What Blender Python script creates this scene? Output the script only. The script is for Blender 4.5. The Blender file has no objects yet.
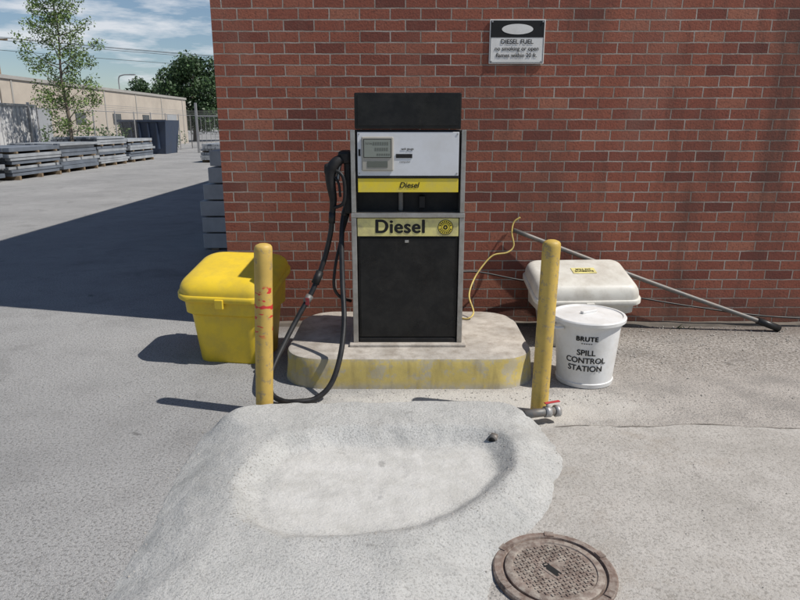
import bpy, bmesh, math, random
from mathutils import Vector, Matrix, noise
random.seed(7)
scene=bpy.context.scene
scene.view_settings.view_transform='Standard'
scene.view_settings.look='None'
scene.view_settings.exposure=0
COL=scene.collection

# ---------------------------------------------------------------- materials
class NT:
    def __init__(s,name):
        s.m=bpy.data.materials.new(name); s.m.use_nodes=True
        s.t=s.m.node_tree; s.b=s.t.nodes['Principled BSDF']; s._p=None
    def n(s,typ,**kw):
        nd=s.t.nodes.new(typ)
        for k,v in kw.items(): setattr(nd,k,v)
        return nd
    def l(s,a,b): s.t.links.new(a,b)
    def pos(s):
        if not s._p: s._p=s.n('ShaderNodeNewGeometry').outputs['Position']
        return s._p
    def noise(s,scale,detail=4,rough=.6,vec=None,dist=0):
        nd=s.n('ShaderNodeTexNoise'); nd.inputs['Scale'].default_value=scale
        nd.inputs['Detail'].default_value=detail; nd.inputs['Roughness'].default_value=rough
        nd.inputs['Distortion'].default_value=dist
        s.l(vec if vec else s.pos(),nd.inputs['Vector']); return nd.outputs['Fac']
    def ramp(s,f,stops,interp='LINEAR'):
        r=s.n('ShaderNodeValToRGB'); el=r.color_ramp.elements; r.color_ramp.interpolation=interp
        while len(el)<len(stops): el.new(.5)
        for e,(p,c) in zip(el,stops):
            e.position=p; e.color=(c,c,c,1) if isinstance(c,(int,float)) else (*c,1)
        s.l(f,r.inputs['Fac']); return r.outputs['Color']
    def mix(s,f,a,b,mode='MIX'):
        m=s.n('ShaderNodeMix',data_type='RGBA',blend_type=mode)
        for sock,v in ((m.inputs[0],f),(m.inputs[6],a),(m.inputs[7],b)):
            if isinstance(v,(int,float)): sock.default_value=v if sock==m.inputs[0] else (v,v,v,1)
            elif isinstance(v,tuple): sock.default_value=(*v,1)
            else: s.l(v,sock)
        return m.outputs[2]
    def math(s,op,a,b=0.0,c=None):
        m=s.n('ShaderNodeMath',operation=op)
        for i,v in enumerate((a,b) if c is None else (a,b,c)):
            if isinstance(v,(int,float)): m.inputs[i].default_value=v
            else: s.l(v,m.inputs[i])
        return m.outputs[0]
    def sep(s):
        x=s.n('ShaderNodeSeparateXYZ'); s.l(s.pos(),x.inputs[0]); return x.outputs
    def smooth(s,v,a,b):
        m=s.n('ShaderNodeMapRange',interpolation_type='SMOOTHSTEP')
        s.l(v,m.inputs[0]); m.inputs[1].default_value=a; m.inputs[2].default_value=b
        return m.outputs[0]
    def bump(s,h,strength=.5,dist=.01,prev=None):
        b=s.n('ShaderNodeBump'); b.inputs['Strength'].default_value=strength; b.inputs['Distance'].default_value=dist
        s.l(h,b.inputs['Height'])
        if prev: s.l(prev,b.inputs['Normal'])
        return b.outputs[0]

def mat(name,c,rough=.6,var=.15,scale=6,metal=0,dirt=None,dirtamt=.0,bump=.0,bscale=60,spec=.5,bd=.002):
    s=NT(name)
    lo=tuple(x*(1-var) for x in c); hi=tuple(min(1,x*(1+var)) for x in c)
    n0=s.noise(scale)
    col=s.ramp(n0,[(.3,lo),(.7,hi)])
    if dirt:
        f=s.math('MULTIPLY',s.ramp(s.noise(scale*2.3,7,.7),[(.42,0),(.68,1)]),dirtamt)
        col=s.mix(f,col,dirt)
    s.l(col,s.b.inputs['Base Color'])
    r=s.ramp(n0,[(.3,max(0,rough-.08)),(.7,min(1,rough+.1))]); s.l(r,s.b.inputs['Roughness'])
    s.b.inputs['Metallic'].default_value=metal
    s.b.inputs['Specular IOR Level'].default_value=spec
    if bump: s.l(s.bump(s.noise(bscale,4),bump,bd),s.b.inputs['Normal'])
    return s.m

def m_ground():
    s=NT('asphalt_ground'); X,Y,Z=s.sep()
    big=s.noise(.5,4,.6); mid=s.noise(3,6,.65); fine=s.noise(75,3,.7); fine2=s.noise(230,2,.7)
    asp=s.mix(s.ramp(big,[(.35,0),(.65,1)]),(.245,.244,.242),(.325,.322,.316))
    warm=s.mix(s.ramp(mid,[(.35,0),(.65,1)]),(.30,.275,.248),(.41,.382,.35))
    xs=s.math('ADD',X,s.math('MULTIPLY',s.math('SUBTRACT',mid,.5),.9))
    col=s.mix(s.smooth(xs,-.6,.7),asp,warm)
    col=s.mix(s.ramp(mid,[(.36,.28),(.52,0)]),col,(.17,.168,.165))
    col=s.mix(s.ramp(fine,[(.38,.75),(.50,0)]),col,(.11,.107,.103))
    col=s.mix(s.ramp(fine2,[(.55,0),(.68,.7)]),col,(.62,.60,.57))
    st=s.noise(1.3,7,.7,dist=.6)
    col=s.mix(s.ramp(st,[(.30,.5),(.45,0)]),col,(.15,.147,.143))
    # drips and old oil marks
    col=s.mix(s.ramp(s.noise(5.5,3,.5,dist=.3),[(.24,.6),(.31,0)]),col,(.07,.068,.066))
    band=s.math('MULTIPLY',s.smooth(s.math('ADD',Y,s.math('MULTIPLY',mid,.8)),4.2,4.7),s.smooth(X,.9,1.4))
    co=s.noise(45,4,.7)
    col=s.mix(s.math('MULTIPLY',band,s.ramp(co,[(.42,.8),(.53,0)])),col,(.15,.13,.11))
    dx=s.math('MULTIPLY',s.math('SUBTRACT',X,.45),.75); dy=s.math('MULTIPLY',s.math('SUBTRACT',Y,3.5),2.4)
    d=s.math('SQRT',s.math('ADD',s.math('MULTIPLY',dx,dx),s.math('MULTIPLY',dy,dy)))
    d=s.math('ADD',d,s.math('MULTIPLY',s.math('SUBTRACT',s.noise(7,6,.7),.5),1.1))
    col=s.mix(s.math('MULTIPLY',s.math('SUBTRACT',1,s.smooth(d,.3,1.0)),.75),col,(.53,.51,.47))
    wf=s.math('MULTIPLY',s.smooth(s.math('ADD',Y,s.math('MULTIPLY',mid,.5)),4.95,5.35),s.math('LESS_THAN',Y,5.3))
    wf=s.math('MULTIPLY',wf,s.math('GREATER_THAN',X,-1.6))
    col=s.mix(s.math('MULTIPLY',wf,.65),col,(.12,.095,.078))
    s.l(col,s.b.inputs['Base Color']); s.b.inputs['Roughness'].default_value=.92
    s.b.inputs['Specular IOR Level'].default_value=.2
    s.l(s.bump(fine,.8,.008,s.bump(s.noise(25,4,.7),.5,.012)),s.b.inputs['Normal']); return s.m

def m_slab():
    s=NT('concrete_slab')
    mid=s.noise(2.2,7,.65); fine=s.noise(100,3,.7)
    col=s.mix(s.ramp(mid,[(.32,0),(.66,1)]),(.33,.312,.285),(.45,.428,.398))
    col=s.mix(s.ramp(fine,[(.38,.7),(.5,0)]),col,(.20,.187,.168))
    st=s.noise(.9,7,.75,dist=1)
    col=s.mix(s.ramp(st,[(.33,.55),(.46,0)]),col,(.27,.232,.19))
    col=s.mix(s.ramp(st,[(.56,0),(.68,.5)]),col,(.53,.51,.48))
    col=s.mix(s.ramp(s.noise(6,3,.5,dist=.3),[(.24,.5),(.30,0)]),col,(.12,.11,.10))
    col=s.mix(s.ramp(s.noise(220,2,.7),[(.58,0),(.72,.6)]),col,(.6,.58,.55))
    s.l(col,s.b.inputs['Base Color']); s.b.inputs['Roughness'].default_value=.9
    s.b.inputs['Specular IOR Level'].default_value=.25
    s.l(s.bump(s.noise(40,4,.7),.5,.009,s.bump(fine,.6,.006)),s.b.inputs['Normal']); return s.m

def m_mound():
    s=NT('basin_concrete')
    mid=s.noise(3.5,6,.65); fine=s.noise(95,4,.75)
    col=s.mix(s.ramp(mid,[(.32,0),(.66,1)]),(.40,.40,.385),(.52,.515,.495))
    at=s.n('ShaderNodeAttribute'); at.attribute_name='floor_dust'
    f=s.math('ADD',at.outputs['Fac'],s.math('MULTIPLY',s.math('SUBTRACT',s.noise(6,8,.72),.5),1.3))
    f=s.math('MULTIPLY',s.smooth(f,.2,.9),.72)
    grit=s.mix(s.ramp(fine,[(.37,.65),(.5,0)]),col,(.22,.217,.207))
    col=s.mix(f,grit,s.mix(s.ramp(s.noise(9,8,.72),[(.36,0),(.6,1)]),(.46,.45,.42),(.57,.56,.535)))
    st=s.noise(1.9,8,.75,dist=1.2)
    col=s.mix(s.ramp(st,[(.33,.45),(.46,0)]),col,(.31,.305,.29))
    col=s.mix(s.ramp(s.noise(7,3,.5,dist=.3),[(.24,.5),(.30,0)]),col,(.18,.175,.165))
    s.l(col,s.b.inputs['Base Color']); s.b.inputs['Roughness'].default_value=.93
    s.b.inputs['Specular IOR Level'].default_value=.2
    bs=s.math('SUBTRACT',1,s.math('MULTIPLY',f,.7))
    b1=s.n('ShaderNodeBump'); b1.inputs['Distance'].default_value=.007; s.l(fine,b1.inputs['Height']); s.l(bs,b1.inputs['Strength'])
    s.l(s.bump(s.noise(20,5,.7),.5,.014,b1.outputs[0]),s.b.inputs['Normal']); return s.m

def m_brick():
    s=NT('red_brick'); X,Y,Z=s.sep()
    W,Hh=.225,.0785
    c=s.n('ShaderNodeCombineXYZ'); s.l(s.math('ADD',X,Y),c.inputs[0]); s.l(Z,c.inputs[1])
    wob=s.n('ShaderNodeVectorMath',operation='ADD'); s.l(c.outputs[0],wob.inputs[0])
    nz=s.n('ShaderNodeTexNoise'); nz.inputs['Scale'].default_value=14; nz.inputs['Detail'].default_value=3; s.l(s.pos(),nz.inputs['Vector'])
    sc=s.n('ShaderNodeVectorMath',operation='SCALE'); s.l(nz.outputs['Color'],sc.inputs[0]); sc.inputs[3].default_value=.008
    s.l(sc.outputs[0],wob.inputs[1])
    br=s.n('ShaderNodeTexBrick'); br.offset=.5
    s.l(wob.outputs[0],br.inputs['Vector'])
    for k,v in (('Scale',1),('Mortar Size',.0055),('Mortar Smooth',.3),('Brick Width',W),('Row Height',Hh)):
        br.inputs[k].default_value=v
    xyz=s.n('ShaderNodeSeparateXYZ'); s.l(wob.outputs[0],xyz.inputs[0])
    row=s.math('FLOOR',s.math('DIVIDE',xyz.outputs[1],Hh))
    odd=s.math('MODULO',s.math('ABSOLUTE',row),2)
    u=s.math('ADD',xyz.outputs[0],s.math('MULTIPLY',s.math('SUBTRACT',1,odd),W*.5))
    colm=s.math('FLOOR',s.math('DIVIDE',u,W))
    id_=s.n('ShaderNodeCombineXYZ'); s.l(colm,id_.inputs[0]); s.l(row,id_.inputs[1])
    wn=s.n('ShaderNodeTexWhiteNoise',noise_dimensions='2D'); s.l(id_.outputs[0],wn.inputs['Vector'])
    col=s.ramp(wn.outputs['Value'],[(0,(.16,.055,.042)),(.10,(.225,.075,.052)),(.35,(.275,.092,.06)),(.6,(.315,.112,.071)),(.85,(.265,.087,.058)),(1,(.35,.14,.09))])
    col=s.mix(s.ramp(s.noise(60,4,.75),[(.36,.55),(.5,0)]),col,(.10,.045,.036))
    col=s.mix(s.ramp(s.noise(150,3,.7),[(.6,0),(.75,.35)]),col,(.45,.30,.24))
    mort=s.mix(s.ramp(s.noise(5,4),[(.35,0),(.65,1)]),(.27,.22,.185),(.44,.385,.34))
    col=s.mix(br.outputs['Fac'],col,mort)
    mp=s.n('ShaderNodeMapping'); mp.inputs['Scale'].default_value=(1.1,1.1,.45); s.l(s.pos(),mp.inputs['Vector'])
    wz=s.noise(1.1,6,.6,vec=mp.outputs[0])
    col=s.mix(s.ramp(wz,[(.34,.55),(.5,0)]),col,(.08,.05,.042))
    col=s.mix(s.ramp(wz,[(.56,0),(.74,.2)]),col,(.40,.27,.21))
    # soot runs
    mp2=s.n('ShaderNodeMapping'); mp2.inputs['Scale'].default_value=(3.2,3.2,.5); s.l(s.pos(),mp2.inputs['Vector'])
    rn=s.ramp(s.noise(1,6,.65,vec=mp2.outputs[0]),[(.52,0),(.68,.5)])
    col=s.mix(s.math('MULTIPLY',rn,s.smooth(X,.4,1.4)),col,(.06,.042,.036))
    low=s.math('MULTIPLY',s.math('SUBTRACT',1,s.smooth(s.math('ADD',Z,s.math('MULTIPLY',s.noise(4,4),.4)),.2,.5)),.45)
    col=s.mix(low,col,(.13,.085,.065))
    s.l(col,s.b.inputs['Base Color']); s.b.inputs['Roughness'].default_value=.88
    s.b.inputs['Specular IOR Level'].default_value=.25
    inv=s.math('SUBTRACT',1,br.outputs['Fac'])
    s.l(s.bump(inv,1.0,.008,s.bump(s.noise(70,3,.7),.6,.005)),s.b.inputs['Normal']); return s.m

def m_paint(name,c,under,amt,rough=.55,scale=9,red=False,zlow=None):
    s=NT(name)
    col=s.mix(s.ramp(s.noise(scale,4),[(.3,0),(.7,1)]),tuple(x*.86 for x in c),c)
    f=s.ramp(s.noise(scale*2.2,8,.75),[(.60-amt*.25,0),(.64-amt*.2,1)])
    X,Y,Z=s.sep()
    if zlow:
        k=s.math('SUBTRACT',1,s.smooth(Z,zlow[0],zlow[1]))
        f=s.math('MAXIMUM',s.math('MULTIPLY',f,.8),s.math('MULTIPLY',k,s.ramp(s.noise(22,7,.7),[(.36,0),(.50,1)])))
        e=s.ramp(s.noise(30,6,.7),[(.42,0),(.52,1)])
        f=s.math('MAXIMUM',f,s.math('MULTIPLY',s.smooth(Z,.165,.195),e))
    col=s.mix(f,col,under)
    col=s.mix(s.ramp(s.noise(3,6,.7),[(.4,.35),(.6,0)]),col,tuple(x*.42 for x in c))
    if zlow:
        mp=s.n('ShaderNodeMapping'); mp.inputs['Scale'].default_value=(16,16,2.5); s.l(s.pos(),mp.inputs['Vector'])
        col=s.mix(s.ramp(s.noise(1,5,.6,vec=mp.outputs[0]),[(.5,0),(.72,.5)]),col,(.22,.17,.09))
    if red:
        z=s.math('MULTIPLY',s.smooth(Z,.45,.5),s.math('SUBTRACT',1,s.smooth(Z,.74,.78)))
        mp=s.n('ShaderNodeMapping'); mp.inputs['Scale'].default_value=(18,18,38); s.l(s.pos(),mp.inputs['Vector'])
        q=s.ramp(s.noise(1,2,.5,vec=mp.outputs[0]),[(.56,0),(.6,1)])
        col=s.mix(s.math('MULTIPLY',z,q),col,(.55,.035,.03))
    s.l(col,s.b.inputs['Base Color']); s.b.inputs['Roughness'].default_value=rough
    s.l(s.bump(f,-.4,.002,s.bump(s.noise(50,4,.7),.3,.003)),s.b.inputs['Normal'])
    return s.m

M={}
M['ground']=m_ground(); M['slab']=m_slab(); M['mound']=m_mound(); M['brick']=m_brick()
M['bollard']=m_paint('bollard_paint_a',(.64,.43,.10),(.36,.27,.14),.2,red=True)
M['bollard2']=m_paint('bollard_paint_b',(.64,.44,.10),(.36,.27,.14),.25)
M['islandside']=m_paint('island_yellow_paint',(.60,.47,.15),(.42,.385,.31),.42,.8,scale=4,zlow=(.0,.06))
M['islandtop']=mat('island_concrete',(.42,.385,.34),.9,.22,4,dirt=(.19,.155,.12),dirtamt=.7,bump=.6,bscale=70,bd=.004)
M['black']=mat('black_enamel',(.0075,.0075,.008),.3,.3,5,dirt=(.04,.038,.034),dirtamt=.4,spec=.3)
M['blackmat']=mat('black_plastic',(.012,.012,.013),.5,.2,8,dirt=(.05,.045,.04),dirtamt=.3,spec=.3)
M['rubber']=mat('black_rubber',(.012,.012,.013),.45,.2,8,dirt=(.06,.055,.05),dirtamt=.3,spec=.4)
M['steel']=mat('stainless_trim',(.42,.41,.39),.38,.1,6,metal=.8,dirt=(.2,.17,.13),dirtamt=.5)
M['whitepanel']=mat('white_panel',(.68,.69,.71),.4,.04,3,dirt=(.5,.48,.44),dirtamt=.3)
M['grey']=mat('grey_plastic',(.36,.34,.295),.5,.1,6)
M['lcd']=mat('lcd_glass',(.23,.25,.22),.15,.06,6)
M['lcdfig']=mat('lcd_figures',(.12,.13,.11),.3,.06,6)
M['yellowlab']=mat('yellow_decal',(.78,.60,.03),.4,.04,4,dirt=(.5,.45,.2),dirtamt=.4)
M['palelab']=mat('pale_yellow_decal',(.74,.66,.25),.45,.05,5,dirt=(.36,.31,.18),dirtamt=.8)
M['ink']=mat('black_ink',(.012,.012,.012),.5,.1,6,spec=.3)
M['yellowbin']=mat('yellow_plastic',(.76,.53,.028),.45,.05,3,dirt=(.50,.36,.06),dirtamt=.6,bump=.15,bscale=25)
M['whitebin']=mat('cream_plastic',(.62,.60,.54),.5,.05,3,dirt=(.38,.34,.28),dirtamt=.6,bump=.15,bscale=25)
M['bucket']=mat('white_plastic',(.74,.74,.73),.4,.03,3,dirt=(.52,.49,.44),dirtamt=.5)
M['sign']=mat('sign_white',(.76,.75,.72),.5,.05,3,dirt=(.5,.45,.4),dirtamt=.35)
M['pipe']=mat('weathered_pipe',(.15,.15,.145),.55,.2,12,metal=.3,dirt=(.3,.2,.13),dirtamt=.4)
M['galv']=mat('galvanised_steel',(.40,.40,.40),.5,.12,10,metal=.5,dirt=(.3,.25,.2),dirtamt=.5)
M['red']=mat('red_handle',(.45,.02,.03),.5,.15,18,dirt=(.3,.1,.08),dirtamt=.5)
M['cord']=mat('yellow_cord',(.58,.44,.12),.6,.1,8,dirt=(.3,.24,.12),dirtamt=.6)
M['iron']=mat('rusty_cast_iron',(.19,.145,.122),.75,.3,16,metal=.2,dirt=(.40,.36,.31),dirtamt=.9,bump=.6,bscale=140)
M['ironrim']=mat('rusty_frame_iron',(.17,.12,.098),.8,.3,14,metal=.2,dirt=(.36,.32,.28),dirtamt=.8,bump=.6,bscale=120)
M['dark']=mat('dark_gap',(.01,.01,.01),.9,.1,5)
M['joint']=mat('joint_dirt',(.13,.115,.1),.95,.3,9)
M['roof']=mat('roof_membrane',(.3,.3,.29),.9,.1,2)
M['coping']=mat('coping_metal',(.35,.33,.3),.5,.1,2)
M['stone']=mat('pebbles',(.34,.32,.29),.9,.5,30)
M['block']=mat('concrete_block',(.44,.44,.44),.9,.15,5,bump=.4,bscale=60)
M['beam']=mat('galvanised_beam',(.38,.40,.42),.55,.25,1.5,metal=.3)
M['beamdk']=mat('painted_beam_dark',(.13,.15,.18),.6,.25,1.5)
M['wood']=mat('timber',(.22,.16,.1),.85,.2,6)
M['beige']=mat('beige_cladding',(.46,.40,.33),.8,.08,.4,dirt=(.36,.31,.26),dirtamt=.6)
M['whiteclad']=mat('white_cladding',(.60,.60,.60),.7,.08,.5,dirt=(.45,.43,.4),dirtamt=.5)
M['greyclad']=mat('grey_cladding',(.32,.33,.34),.7,.08,.5)
M['glass']=mat('window_glass',(.05,.06,.07),.15,.1,2)
M['bluebox']=mat('navy_paint',(.03,.045,.08),.5,.2,2)
M['bark']=mat('bark',(.17,.14,.11),.9,.25,12,bump=.6,bscale=40)
M['leafa']=mat('leaf_light',(.14,.21,.05),.6,.3,3); M['leafb']=mat('leaf_dark',(.06,.11,.025),.6,.3,3)
M['leafc']=mat('leaf_deep',(.03,.065,.02),.6,.3,1); M['leafd']=mat('leaf_mid',(.055,.105,.03),.6,.3,1)
M['weed']=mat('weed_leaf',(.1,.15,.04),.7,.3,9)

# ---------------------------------------------------------------- helpers
def empty(name,loc):
    e=bpy.data.objects.new(name,None); e.empty_display_size=.2; e.location=loc; COL.objects.link(e)
    return e
def attach(ob,parent):
    if parent:
        ob.parent=parent; ob.matrix_parent_inverse=Matrix.Translation(-Vector(parent.location))
def mk(name,vs,fs,mats,parent=None,smooth=False,mi=None,xf=None,recenter=False,bevel=0,segs=2):
    me=bpy.data.meshes.new(name)
    if xf: vs=[xf@Vector(v) for v in vs]
    off=Vector((0,0,0))
    if recenter:
        vv=[Vector(v) for v in vs]
        off=Vector(((min(v.x for v in vv)+max(v.x for v in vv))/2,(min(v.y for v in vv)+max(v.y for v in vv))/2,min(v.z for v in vv)))
        vs=[v-off for v in vv]
    me.from_pydata([tuple(v) for v in vs],[],fs)
    for m in (mats if isinstance(mats,list) else [mats]): me.materials.append(m)
    if mi: me.polygons.foreach_set('material_index',mi)
    bm=bmesh.new(); bm.from_mesh(me); 
    if not mi or len(fs)<20000: bmesh.ops.recalc_face_normals(bm,faces=bm.faces)
    bm.to_mesh(me); bm.free()
    if smooth: me.polygons.foreach_set('use_smooth',[True]*len(me.polygons))
    ob=bpy.data.objects.new(name,me); ob.location=off; COL.objects.link(ob)
    if bevel:
        b=ob.modifiers.new('bevel','BEVEL'); b.width=bevel; b.segments=segs; b.limit_method='ANGLE'; b.angle_limit=.6
    attach(ob,parent); return ob
BF=[(0,3,2,1),(4,5,6,7),(0,1,5,4),(1,2,6,5),(2,3,7,6),(3,0,4,7)]
def bv(x0,x1,y0,y1,z0,z1):
    return [(x0,y0,z0),(x1,y0,z0),(x1,y1,z0),(x0,y1,z0),(x0,y0,z1),(x1,y0,z1),(x1,y1,z1),(x0,y1,z1)]
def box(name,x0,x1,y0,y1,z0,z1,m,parent=None,bevel=0,xf=None,**k):
    return mk(name,bv(x0,x1,y0,y1,z0,z1),BF,m,parent,bevel=bevel,xf=xf,**k)
class Multi:
    def __init__(s): s.v=[];s.f=[];s.mi=[]
    def add(s,vs,fs,mi=0):
        o=len(s.v); s.v+= [tuple(v) for v in vs]; s.f+=[tuple(i+o for i in f) for f in fs]; s.mi+=[mi]*len(fs)
    def box(s,*a,mi=0,xf=None):
        vs=bv(*a)
        if xf: vs=[xf@Vector(v) for v in vs]
        s.add(vs,BF,mi)
    def mk(s,name,mats,parent=None,**k): return mk(name,s.v,s.f,mats,parent,mi=s.mi,**k)
def rr(w,d,r,n=5):
    p=[]
    for cx,cy,a0 in ((w/2-r,d/2-r,0),(-w/2+r,d/2-r,90),(-w/2+r,-d/2+r,180),(w/2-r,-d/2+r,270)):
        for i in range(n+1):
            a=math.radians(a0+90*i/n); p.append((cx+r*math.cos(a),cy+r*math.sin(a)))
    return p
def loft(secs,cap0=True,cap1=True):
    n=len(secs[0]); v=[p for s in secs for p in s]; f=[]
    for k in range(len(secs)-1):
        for i in range(n):
            j=(i+1)%n; f.append((k*n+i,k*n+j,(k+1)*n+j,(k+1)*n+i))
    if cap0: f.append(tuple(reversed(range(n))))
    if cap1: f.append(tuple((len(secs)-1)*n+i for i in range(n)))
    return v,f
def lathe(prof,n=48,cx=0,cy=0):
    secs=[[(cx+r*math.cos(2*math.pi*i/n),cy+r*math.sin(2*math.pi*i/n),z) for i in range(n)] for r,z in prof]
    return loft(secs)
def catmull(P,k=10):
    P=[Vector(p) for p in P]; P=[2*P[0]-P[1]]+P+[2*P[-1]-P[-2]]; out=[]
    for i in range(1,len(P)-2):
        for j in range(k):
            t=j/k; a,b,c,d=P[i-1:i+3]
            out.append(.5*((2*b)+(c-a)*t+(2*a-5*b+4*c-d)*t*t+(3*b-a-3*c+d)*t**3))
    out.append(P[-2]); return out
def tubegeo(P,R,n=10,k=8,curve=True):
    pts=catmull(P,k) if curve else [Vector(p) for p in P]
    m=len(pts); secs=[]; up=Vector((0,0,1)); prev=None
    for i,p in enumerate(pts):
        t=(pts[min(i+1,m-1)]-pts[max(i-1,0)]).normalized()
        if prev is None:
            a=up if abs(t.z)<.9 else Vector((1,0,0)); nrm=t.cross(a).normalized()
        else: nrm=(prev-t*prev.dot(t)).normalized()
        prev=nrm; b=t.cross(nrm)
        r=R(i/(m-1)) if callable(R) else R
        secs.append([p+nrm*r*math.cos(2*math.pi*q/n)+b*r*math.sin(2*math.pi*q/n) for q in range(n)])
    return loft(secs)
def tube(name,P,R,m,parent=None,n=10,k=8,curve=True,**kw):
    v,f=tubegeo(P,R,n,k,curve); return mk(name,v,f,m,parent,smooth=True,**kw)
def autosmooth(ob,ang=35):
    ob.data.polygons.foreach_set('use_smooth',[True]*len(ob.data.polygons))
    try: ob.data.set_sharp_from_angle(angle=math.radians(ang))
    except Exception: pass
def text(name,body,size,m,parent,xf=None,warp=None,offset=0,shear=0,space=1,align='CENTER',ls=1,bold=0):
    cu=bpy.data.curves.new(name,'FONT'); cu.body=body; cu.size=size; cu.align_x=align; cu.align_y='CENTER'
    cu.offset=offset; cu.shear=shear; cu.space_character=space; cu.space_line=ls
    ob=bpy.data.objects.new('tmp',cu); COL.objects.link(ob)
    dg=bpy.context.evaluated_depsgraph_get(); dg.update()
    me=bpy.data.meshes.new_from_object(ob.evaluated_get(dg)); bpy.data.objects.remove(ob)
    V0=[v.co.copy() for v in me.vertices]; F0=[tuple(p.vertices) for p in me.polygons]
    V=[];F=[]
    shifts=[(0,0)] if not bold else [(0,0),(-bold,0),(bold,0),(0,bold*.6),(0,-bold*.6),(-bold*.5,bold*.4),(bold*.5,-bold*.4)]
    for k,(sx,sy) in enumerate(shifts):
        o=len(V)
        for c in V0:
            q=Vector((c.x+sx,c.y+sy,k*.0002)); V.append(warp(q) if warp else xf@q)
        F+=[tuple(i+o for i in f) for f in F0]
    me2=bpy.data.meshes.new(name); me2.from_pydata([tuple(v) for v in V],[],F); me2.materials.append(m)
    o=bpy.data.objects.new(name,me2); COL.objects.link(o); attach(o,parent); return o
def facing(x,y,z):
    return Matrix.Translation((x,y,z))@Matrix.Rotation(math.pi/2,4,'X')

# ---------------------------------------------------------------- ground
mk('ground',[(-400,-100,0),(400,-100,0),(400,600,0),(-400,600,0)],[(0,1,2,3)],M['ground'])
def edge_y(x): return 3.26+noise.noise((x*2.1,0,0))*.06-.01*x+.012*noise.noise((x*17,2,0))
pts=[(x,edge_y(x),.005) for x in [.55+i*(9-.55)/160 for i in range(161)]]
left=[(.60+noise.noise((0,y*2.3,4))*.05-.12*(3.2-y),y,.005) for y in [3.1-.15*i for i in range(20)]]
poly=pts+[(9,-1,.005),(0,-1,.005)]+list(reversed(left))
mk('concrete_pavement',poly,[tuple(range(len(poly)))],M['slab'])
v=[];f=[]
for i in range(161):
    x=.85+i*(9-.85)/160; w=.002+.009*max(0,noise.noise((x*5,7,0))+.25)
    v+=[(x,edge_y(x)-w*.4,.0075),(x,edge_y(x)+w,.0075)]
for i in range(160): f.append((i*2,i*2+2,i*2+3,i*2+1))
mk('pavement_joint',v,f,M['joint'])

# ---------------------------------------------------------------- brick building
B=empty('brick_building',(5,20,0))
box('walls',-1.39,13,5.13,34,-.02,6.0,M['brick'],B)
box('coping',-1.43,13.04,5.09,34.04,6.0,6.15,M['coping'],B)
box('roof',-1.2,12.8,5.3,33.8,6.15,6.17,M['roof'],B)
v=[];n=200
for i in range(n+1):
    x=-1.37+i*14.3/n; h=.022+.02*noise.noise((x*3,1,0)); dd=.045+.025*noise.noise((x*2.3,5,0))+.01*noise.noise((x*13,5,0))
    v+=[(x,5.13-dd,0.001),(x,5.13-dd*.7,h),(x,5.128,h+.012)]
f=[]
for i in range(n):
    a=i*3;b=a+3; f+=[(a,b,b+1,a+1),(a+1,b+1,b+2,a+2)]
mk('foundation_ledge',v,f,mat('foundation',(.13,.11,.09),.95,.3,9,bump=.7,bscale=50),B)

# ---------------------------------------------------------------- pump island
I=empty('pump_island',(.06,4.33,0))
cx,cy=.06,4.33
def sec(w,d,r,z):
    out=[]
    for x,y in rr(w,d,r,14):
        j=.010*noise.noise((x*4,y*4,z*5))+.004*noise.noise((x*18,y*18,z*14)); k=1+j/.8
        out.append((cx+x*k,cy+y*k,z))
    return out
v,f=loft([sec(1.63,1.10,.27,-.02),sec(1.625,1.095,.27,.03),sec(1.62,1.09,.27,.08),sec(1.61,1.08,.27,.13),sec(1.60,1.07,.26,.17),sec(1.585,1.055,.25,.190)],cap1=False)
o=mk('painted_kerb_side',v,f,M['islandside'],I); autosmooth(o,60)
v,f=loft([sec(1.585,1.055,.25,.190),sec(1.555,1.025,.245,.200),sec(1.0,.6,.2,.205)],cap0=False)
o=mk('concrete_top',v,f,M['islandtop'],I); autosmooth(o,60)
box('pump_plinth',-.33,.43,3.99,4.62,.2,.222,M['islandtop'],I,bevel=.006)

# ---------------------------------------------------------------- fuel dispenser
D=empty('fuel_dispenser',(.05,4.3,.22))
xl,xr=-.305,.405; yf,yb=4.04,4.52
box('lower_cabinet',xl+.035,xr-.035,yf+.012,yb,.222,1.045,M['black'],D,bevel=.006)
box('cabinet_front_panel',xl+.05,xr-.05,yf,yf+.012,.26,.915,M['black'],D,bevel=.003)
box('kick_plate',xl+.04,xr-.04,yf-.002,yf+.012,.222,.252,M['blackmat'],D,bevel=.003)
box('panel_lock',.03,.055,yf-.004,yf,.885,.902,M['steel'],D,bevel=.003)
box('cabinet_lip',xl,xr,yf-.018,yb,1.045,1.072,M['steel'],D,bevel=.004)
for nm,a in (('left_trim',xl),('right_trim',xr-.033)):
    box(nm,a,a+.033,yf-.008,yb,.222,1.045,M['steel'],D,bevel=.004)
    box(nm+'_upper',a+.002,a+.031,yf+.004,yb-.02,1.072,1.575,M['steel'],D,bevel=.004)
box('diesel_label',xl+.038,xr-.038,yf-.006,yf+.012,.927,1.04,M['palelab'],D,bevel=.002)
text('diesel_lettering','Diesel',.118,M['ink'],D,facing(-.0,yf-.0068,.985),bold=.0042,space=1.07)
def disc(name,x,y,z,r,m,parent,r2=0,n=40):
    if r2:
        vs=[(x+q*math.cos(2*math.pi*i/n),y,z+q*math.sin(2*math.pi*i/n)) for q in (r,r2) for i in range(n)]
        fs=[(i,(i+1)%n,n+(i+1)%n,n+i) for i in range(n)]
    else: vs=[(x+r*math.cos(2*math.pi*i/n),y,z+r*math.sin(2*math.pi*i/n)) for i in range(n)]; fs=[tuple(range(n))]
    return mk(name,vs,fs,m,parent)
lx=.285
disc('logo_ring',lx,yf-.0085,.984,.048,M['ink'],D,.044); disc('logo_field',lx,yf-.008,.984,.044,M['yellowlab'],D)
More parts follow.
